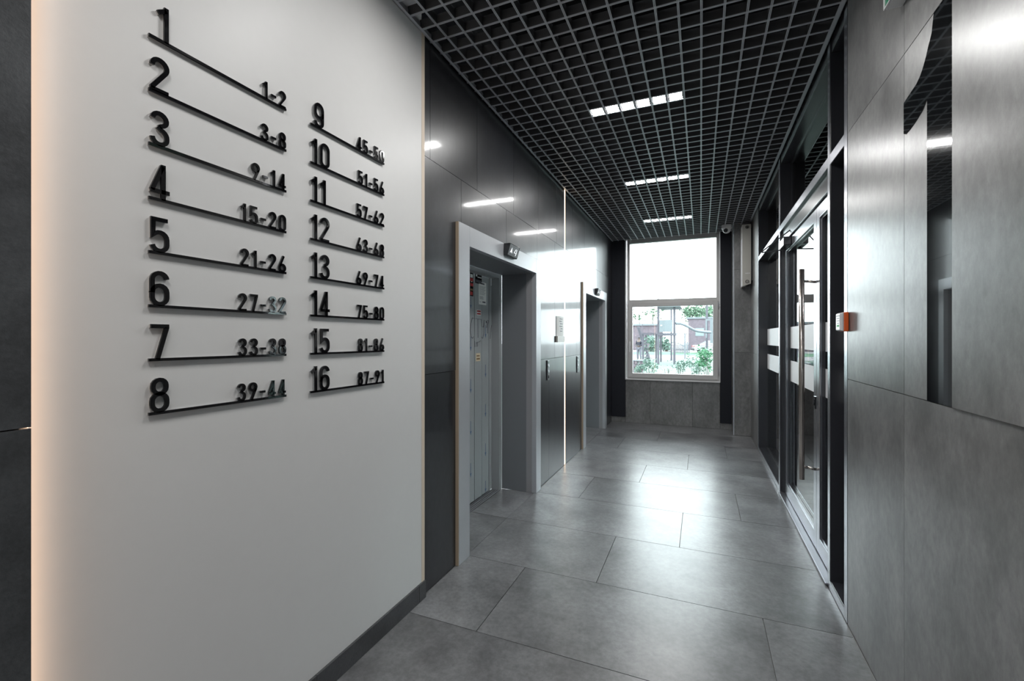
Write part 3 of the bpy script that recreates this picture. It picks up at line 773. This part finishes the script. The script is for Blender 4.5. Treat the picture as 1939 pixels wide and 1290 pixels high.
M['skin'] = mat('skin', (.10, .07, .06), .6); M['shoe'] = mat('shoe', (.02, .02, .03), .6); M['hair'] = mat('hair', (.05, .04, .05), .8)
struct(box('ground', -60, 60, -60, 140, -.45, GZ-.02, M['asphalt']), 'asphalt yard and road beyond the play area')
struct(box('lawn', -20, 16, YB+.3, 39, GZ-.03, GZ, M['turf']), 'pale green play surface outside the window')
struct(box('path', -30, 24, 39.02, 47, GZ-.03, GZ-.005, M['paving']), 'paved path behind the play area')
tag(box('grass_strip', -16, 6.0, 47.5, 57, GZ-.03, GZ-.001, M['grass']), 'narrow green grass strip behind the path', 'grass', kind='stuff')
# brick buildings
def brick_building(x0, x1, y0, y1, h, label, win):
    o = empty('brick_building', ((x0+x1)/2, y0, GZ)); cx, cy = (x0+x1)/2, y0
    box('wall', x0-cx, x1-cx, 0, y1-y0, 0, h, M['brick'], o); box('roof', x0-cx-.2, x1-cx+.2, -.2, y1-y0+.2, h, h+.25, M['tower_panel'], o)
    for a, b, c, d in win:
        f = box('window', a, b, -.05, .02, c, d, M['tower_panel'], o); box('pane', a+.08, b-.08, -.06, -.051, c+.08, d-.08, M['car_glass'], f)
    return tag(o, label, 'building')
a = P(1303, 640, 66); b = P(1372, 640, 66)
brick_building(a.x, b.x+5, a.y, a.y+12, 4.55, 'larger dark brick building on the right behind the silver car', [(-4, -2.8, 2.0, 3.2)])
a = P(1195, 640, 66); b = P(1247, 640, 66)
brick_building(a.x-3, b.x, a.y, a.y+10, 3.55, 'low brick building on the left behind the standing person', [(2.2, 3.4, 1.1, 2.1)])
# play tower
def post(mb, px, yt, yb_, zc, wpx=.0, w=.07, mi=0):
    a, t = P(px, yb_, zc), P(px, yt, zc)
    mb.box(a.x-w, a.x+w, a.y-w, a.y+w, GZ, t.z, mi)
tw = empty('play_tower', (0, 0, 0))
tw.location = P(1262, 690, 28)*1.0; tw.location.z = GZ; L0 = Vector(tw.location)
def tb(name, mbx, m, par=tw):
    mbx.v = [tuple(Vector(v)-L0) for v in mbx.v]; return mbx.build(name, m, par)
for px, yt, zc, wv_ in ((1246.5, 566, 28, .06), (1277, 566, 28, .065), (1271.2, 566, 33, .06), (1251.5, 634, 31, .05)):
    m_ = MB(); post(m_, px, yt, 690, zc, w=wv_); tb('post', m_, M['tower_wood'])
a, b = P(1246.5, 632.5, 28), P(1277.5, 632.5, 28)
m_ = MB(); m_.box(a.x, b.x, a.y-.12, a.y+3.0, a.z-.10, a.z+.05); tb('deck', m_, M['tower_wood'])
a, b = P(1248.5, 629, 27.8), P(1274, 606, 27.8); m_ = MB(); m_.box(a.x, b.x, a.y-.03, a.y+.03, a.z, b.z); pn = tb('side_panel', m_, M['tower_panel'])
for px, py, w_, h_ in ((1252.3, 616.5, .05, .02), (1258.7, 612.5, .05, .03), (1266.3, 616.5, .05, .02)):
    c = P(px, py, 27.75); m_ = MB(); m_.box(c.x-w_, c.x+w_, c.y-.06, c.y-.035, c.z-h_, c.z+h_); tb('cutout', m_, M['stripe'], pn)
a, b = P(1244, 574, 27.8), P(1290, 571, 27.8); m_ = MB()
m_.prism([(a.x, a.z-.25), (b.x, a.z-.25), (b.x-.2, a.z+.02), (a.x+.2, a.z+.02)], lambda u, v, k: (u, a.y+3.3*k, v)); tb('roof', m_, M['tower_panel'])
# slide
sl = [P(1279, 612.5, 28), P(1288, 613, 28), P(1296, 615.5, 28), P(1304, 619.5, 28), P(1312, 624, 28), P(1321, 627, 28), P(1332, 628.5, 28), P(1346, 629.5, 28)]
m_ = MB()
for p, q in zip(sl[:-1], sl[1:]): m_.tube(p-Vector((0, 0, .0)), q, .085, n=12)
so_ = tb('tube_bridge', m_, M['slide'])
tag(tw, 'wooden climbing tower with a pale tube bridge outside the window', 'play tower')
t2 = empty('climbing_frame', P(1217.5, 684, 30)); t2.location.z = GZ; L1 = Vector(t2.location)
def tb2(name, mbx, m, par=t2):
    mbx.v = [tuple(Vector(v)-L1) for v in mbx.v]; return mbx.build(name, m, par)
m_ = MB(); post(m_, 1217.7, 632, 684, 30, w=.065); tb2('post', m_, M['tower_wood'])
a, b = P(1216, 632.5, 30), P(1243.5, 632.5, 30); m_ = MB(); m_.box(a.x, b.x, a.y-.1, a.y+.1, a.z-.06, a.z+.07); tb2('beam', m_, M['tower_wood'])
m_ = MB(); post(m_, 1242.5, 632, 684, 30, w=.05); tb2('post', m_, M['tower_wood'])
m_ = MB(); m_.tube(P(1208.8, 619, 31), P(1216.5, 646, 31), .11, n=6); m_.tube(P(1216.5, 646, 31), P(1218.5, 646, 30.2), .09, n=6); tb2('strut', m_, M['tower_wood'])
m_ = MB(); tp, bt = P(1223.2, 634, 30), P(1223.2, 684, 30); bt.z = GZ
m_.tube(tp, bt, .012, n=5)
for k in range(8):
    c = tp.lerp(bt, (k+.5)/8); m_.tube(c-Vector((0, 0, .07)), c+Vector((0, 0, .07)), .09, .04, n=8)
tb2('beaded_rope', m_, M['tower_wood'])
m_ = MB(); m_.tube(P(1227, 676, 33), P(1225, 664, 33), .14, .08, n=6); m_.v = m_.v
c0 = P(1227, 677, 33); m_.tube((c0.x, c0.y, GZ), (c0.x, c0.y, .35), .22, .08, n=6); tb2('foot', m_, M['tower_wood'])
tag(t2, 'lower wooden frame with a beaded climbing rope beside the tower', 'climbing frame')
t3 = empty('play_post', P(1338.5, 662, 30)); t3.location.z = GZ; L2 = Vector(t3.location)
m_ = MB(); post(m_, 1338.5, 566, 662, 30, w=.07); m_.v = [tuple(Vector(v)-L2) for v in m_.v]; m_.build('post', M['tower_wood'], t3)
a, b = P(1335.8, 604, 29.6), P(1350, 604, 29.6); lo = P(1340, 640, 29.6)
m_ = MB(); m_.box(a.x, b.x, a.y-.03, a.y+.03, a.z-.12, a.z); m_.box(a.x, a.x+.1, a.y-.03, a.y+.03, lo.z, a.z-.12); m_.box(a.x+.28, b.x, a.y-.03, a.y+.03, P(0, 650, 29.6).z, a.z-.12)
m_.v = [tuple(Vector(v)-L2) for v in m_.v]; m_.build('panel', M['tower_panel'], t3)
tag(t3, 'second play tower post with a pale panel at the right end of the tube', 'play tower')
# spring rider / light climbing rails
t4 = empty('metal_climber', P(1290, 672, 36)); t4.location.z = GZ; L3 = Vector(t4.location)
m_ = MB()
def seg(ps, z, r=.025):
    q = [P(a, b, z) for a, b in ps]
    for u, v in zip(q[:-1], q[1:]): m_.tube(u, v, r, n=6)
seg([(1286, 632), (1288, 623), (1296, 631)], 36); seg([(1279, 632), (1301, 632)], 36, .04); seg([(1297, 632), (1297, 679.6)], 36, .06)
seg([(1280, 652), (1284, 650), (1296, 656), (1304, 650)], 36, .03); seg([(1281, 606), (1281, 645)], 36, .04); seg([(1301, 632), (1301, 668)], 36, .04)
m_.v = [tuple(Vector(v)-L3) for v in m_.v]; m_.build('rails', M['slide'], t4)
tag(t4, 'thin metal climbing rails between the tower and the brick building', 'climber')
# fence behind
fe = empty('garden_fence', P(1290, 660, 46)); fe.location.z = GZ; L4 = Vector(fe.location)
m_ = MB(); a, b = P(1279, 645, 50), P(1306, 645, 50)
for zz_ in (.35, 1.05): m_.box(a.x-L4.x, b.x-L4.x, a.y-L4.y, a.y-L4.y+.04, zz_, zz_+.05)
m_.build('rail', M['tower_wood'], fe)
for k in range(16):
    x = a.x+(b.x-a.x)*k/15-L4.x; box('picket', x-.03, x+.03, a.y-L4.y-.02, a.y-L4.y, 0, 1.25, M['tower_wood'], fe)
tag(fe, 'low dark picket fence behind the climbing rails', 'fence')
# street lamp
ls = empty('street_lamp', P(1216.3, 650, 48)); ls.location.z = GZ
MB().tube((0, 0, 0), (0, 0, 3.6), .035, .03).build('pole', M['tower_wood'], ls); box('lamp_head', 0, .4, -.06, .06, 3.58, 3.66, M['tower_wood'], ls)
tag(ls, 'thin street lamp post above the low brick building', 'street lamp')
# car
def car(loc, rz, label):
    o = empty('car', loc); o.rotation_euler = (0, 0, rz)
    prof = [(-2.2, .35), (-2.22, .62), (-2.15, .88), (-1.45, .95), (-.75, 1.40), (.35, 1.44), (1.05, 1.02), (1.95, .86), (2.2, .62), (2.2, .35)]
    v = []; f = []; n = len(prof)
    for yy, sc_, top in ((-.86, .98, 1), (-.80, 1, .0), (.80, 1, 0), (.86, .98, 1)):
        for a_, b_ in prof: v.append((a_*sc_, yy if b_ < 1 else yy*.80, b_))
    for j in range(3):
        for i in range(n): f.append((j*n+i, j*n+(i+1) % n, (j+1)*n+(i+1) % n, (j+1)*n+i))
    f.append(tuple(range(n))); f.append(tuple(range(4*n-1, 3*n-1, -1)))
    bd = mesh('body', v, f, M['car_paint'], o)
    bm = bmesh.new(); bm.from_mesh(bd.data); bmesh.ops.recalc_face_normals(bm, faces=bm.faces); bm.to_mesh(bd.data); bm.free()
    bv = bd.modifiers.new('b', 'BEVEL'); bv.width = .05; bv.segments = 2
    for s in (-1, 1):
        for pl in ([(-1.25, .98), (-.70, 1.34), (-.28, 1.37), (-.28, .98)], [(-.20, .98), (-.20, 1.37), (.30, 1.38), (.90, 1.0)]):
            MB().prism(pl, lambda u, vv, k: (u, s*((.855 if vv < 1.1 else .70)+.006*k-.002), vv)).build('window', M['car_glass'], o)
    MB().prism([(-.62, 1.395), (.62, 1.395), (.72, .99), (-.72, .99)], lambda u, vv, k: (-1.46+(vv-.95)*1.56-.02*k, u, vv+.02*k)).build('rear_window', M['car_glass'], o)
    for x in (-1.35, 1.35):
        for s in (-1, 1):
            wl_ = MB().tube((x, s*.72, .33), (x, s*.885, .33), .33, n=24).build('wheel', M['tyre'], o); MB().tube((x, s*.886, .33), (x, s*.892, .33), .2, n=16).build('hub', M['alu'], wl_)
    for s in (-1, 1):
        box('tail_light', -2.22, -2.12, s*.72-.12, s*.72+.12, .68, .86, M['red'], o); box('head_light', 2.05, 2.2, s*.66-.14, s*.66+.14, .6, .74, M['car_glass'], o)
    box('bumper', -2.28, -2.15, -.8, .8, .32, .52, M['tyre'], o, .02)
    return tag(o, label, 'car')
c = P(1333, 668, 50); c.z = GZ; car(c+Vector((1.05, 0, 0)), R(8), 'silver car parked before the larger brick building')
c = P(1524, 660, 40); c.z = GZ; car(c, R(20), 'car seen through the glass door and vestibule window')
# low brick planter
a, b = P(1199, 690, 21), P(1218, 690, 21); o = empty('brick_planter', (a.x, a.y, GZ))
for k, (z0, z1) in enumerate(((.0, .14), (.15, .28), (.29, .42), (.43, .56))):
    n = 6; L_ = b.x-a.x+.5
    for j in range(n):
        x0_ = -.5+L_*j/n+(L_/n/2 if k % 2 else 0); box('brick', x0_+.01, x0_+L_/n-.01, 0, .25, z0, z1, M['brick'], o)
box('coping', -.55, L_-.3, -.03, .5, .565, .61, M['tower_panel'], o)
tag(o, 'low brick planter wall at the lower left of the window view', 'planter')
# plants
def foliage(name, c, rad, n, ls_, m, par, seed):
    rr = random.Random(seed); v = []; f = []
    cl = [(Vector((rr.uniform(-1, 1)*rad[0], rr.uniform(-1, 1)*rad[1], rr.uniform(-1, 1)*rad[2]))*.72) for _ in range(max(5, n//45))]
    for _ in range(n):
        q = rr.choice(cl); s = min(rad)*.38
        p = Vector(c)+q+Vector((rr.gauss(0, s), rr.gauss(0, s), rr.gauss(0, s)))
        a = Vector((rr.uniform(-1, 1), rr.uniform(-1, 1), rr.uniform(-.6, .6))).normalized(); b = a.orthogonal().normalized(); b.rotate(Matrix.Rotation(rr.uniform(0, 6.28), 3, a))
        l = ls_*rr.uniform(.6, 1.3); k = len(v)
        nn = a.cross(b)*l*.12
        v += [p-a*l, p+b*l*.45+nn, p+a*l, p-b*l*.45+nn]; f += [(k, k+1, k+2), (k, k+2, k+3)]
    return mesh(name, v, f, m, par)
def shrub(px, py, zc, rx, rz, n, ls_, m, label, seed, ry=None):
    c = P(px, py, zc); o = empty('shrub', (c.x, c.y, GZ)); h = c.z-GZ
    foliage('foliage', (0, 0, h), (rx, ry or rx, rz), n, ls_, m, o, seed)
    mb = MB(); rr = random.Random(seed)
    for k in range(5): mb.tube((rr.uniform(-.05, .05), rr.uniform(-.05, .05), 0), (rr.uniform(-.5, .5)*rx, rr.uniform(-.5, .5)*rx, h*.97), .012, .005, n=5)
    mb.build('stem', M['bark'], o); return tag(o, label, 'shrub')
shrub(1338, 680, 12, .20, .33, 420, .045, M['leaf'], 'bright green shrub at the lower right of the window', 3)
shrub(1318, 694, 12.5, .26, .20, 300, .038, M['leaf_dark2'], 'dark green sprawling shrub left of the bright green one', 5)
shrub(1289, 689, 13, .19, .20, 230, .036, M['leaf_dark2'], 'round small shrub under the middle of the lower pane', 8)
shrub(1233, 692, 14, .24, .20, 380, .036, M['leaf_dark2'], 'grey green shrub right of the brick planter', 11)
shrub(1214, 698, 14.5, .22, .16, 300, .032, M['leaf_dark2'], 'low grey green shrub in front of the brick planter', 12)
shrub(1262, 697, 13, .20, .20, 40, .022, M['leaf_dark2'], 'sparse twiggy plant left of the round small shrub', 15)
def tree(px, pyc, zc, r, rz, n, m, label, seed):
    c = P(px, pyc, zc); o = empty('tree', (c.x, c.y, GZ)); h = c.z-GZ
    foliage('foliage', (0, 0, h), (r, r, rz), n, .16*zc/50, m, o, seed)
    MB().tube((0, 0, 0), (0, 0, h), .2, .08, n=8).build('trunk', M['bark'], o); return tag(o, label, 'tree')
tree(1318, 594, 92, 3.4, 1.4, 1500, M['tree_leaf'], 'leafy tree rising behind the larger brick building', 21)
tree(1356, 592, 82, 2.6, 1.6, 900, M['tree_leaf'], 'leafy tree at the right edge behind the larger brick building', 22)
tree(1211, 597, 84, 1.9, 1.0, 160, M['tree_leaf'], 'sparse tree above the low brick building', 23)
tree(1236, 596, 78, 1.6, 1.0, 150, M['tree_leaf'], 'thin crowned tree right of the street lamp', 26)
tree(1231, 654, 57, .8, 1.1, 420, M['leaf_dark2'], 'bushy dark tree behind the beaded rope', 24)
tree(1262, 655, 57.2, .8, 1.0, 420, M['leaf_dark2'], 'dark bushy tree under the tower deck', 25)
tree(1543, 597, 64, 1.9, 1.2, 1600, M['leaf_dark2'], 'green tree seen through the vestibule window', 27)
tree(1515, 597, 58, 1.5, 1.2, 1500, M['leaf_dark2'], 'green tree at the left edge of the vestibule window', 28)
# person
pp = P(1210.3, 681, 33); pe = empty('person', (pp.x, pp.y, GZ)); pe.rotation_euler = (0, 0, R(-25))
def skin(name, nodes, edges, m, par, sub=1):
    me = bpy.data.meshes.new(name); me.from_pydata([n[0] for n in nodes], edges, []); me.materials.append(m)
    o = link(bpy.data.objects.new(name, me), par)
    o.modifiers.new('skin', 'SKIN')
    for sv, n in zip(me.skin_vertices[0].data, nodes): sv.radius = (n[1], n[2] if len(n) > 2 else n[1])
    me.skin_vertices[0].data[0].use_root = True
    s = o.modifiers.new('sub', 'SUBSURF'); s.levels = s.render_levels = sub
    return o
N = [((0, 0, .98), .13, .10), ((0, 0, 1.2), .13, .10), ((0, .0, 1.42), .15, .09), ((0, 0, 1.54), .055), ((0, -.03, 1.66), .085, .095), ((0, -.03, 1.76), .06),
     ((.19, 0, 1.43), .06), ((.25, -.02, 1.16), .045), ((.12, -.24, 1.10), .035), ((.05, -.29, 1.12), .03),
     ((-.19, 0, 1.43), .06), ((-.25, -.02, 1.16), .045), ((-.12, -.24, 1.08), .035), ((-.05, -.29, 1.10), .03),
     ((.10, 0, .90), .085), ((.12, -.02, .50), .06), ((.13, .02, .09), .042), ((.14, -.16, .05), .035),
     ((-.10, 0, .90), .085), ((-.12, -.02, .50), .06), ((-.14, .04, .09), .042), ((-.16, -.14, .05), .035)]
E = [(0, 1), (1, 2), (2, 3), (3, 4), (4, 5), (2, 6), (6, 7), (7, 8), (8, 9), (2, 10), (10, 11), (11, 12), (12, 13), (0, 14), (14, 15), (15, 16), (16, 17), (0, 18), (18, 19), (19, 20), (20, 21)]
skin('body', N, E, M['skin'], pe)
J = [(n[0], n[1]+.025, (n[2] if len(n) > 2 else n[1])+.025) for n in N]
skin('jacket', [J[0], J[1], J[2], J[6], J[7], J[8], J[10], J[11], J[12]], [(0, 1), (1, 2), (2, 3), (3, 4), (4, 5), (2, 6), (6, 7), (7, 8)], M['jacket'], pe)
skin('trousers', [((0, 0, .95), .15, .12), J[14], J[15], ((.13, .02, .13), .07), J[18], J[19], ((-.14, .04, .13), .07)], [(0, 1), (1, 2), (2, 3), (0, 4), (4, 5), (5, 6)], M['trousers'], pe)
for s, q in ((1, ((.13, .04, .05), (.145, -.2, .045))), (-1, ((-.14, .06, .05), (-.165, -.18, .045)))):
    skin('shoe', [(q[0], .055), (q[1], .045)], [(0, 1)], M['shoe'], pe)
sphere('cap', (0, -.03, 1.715), .108, M['hair'], pe, .8); box('phone', -.035, .035, -.345, -.335, 1.08, 1.20, M['screen'], pe)
for s in (-1, 1): sphere('eye', (.035*s, -.125, 1.67), .010, M['stripe'], pe, seg=8, ring=6)
MB().tube((0, -.12, 1.66), (0, -.15, 1.63), .012, .016, n=6).build('nose', M['skin'], pe)
tag(pe, 'person in dark jacket and cap with light trousers looking down at their hands', 'person')
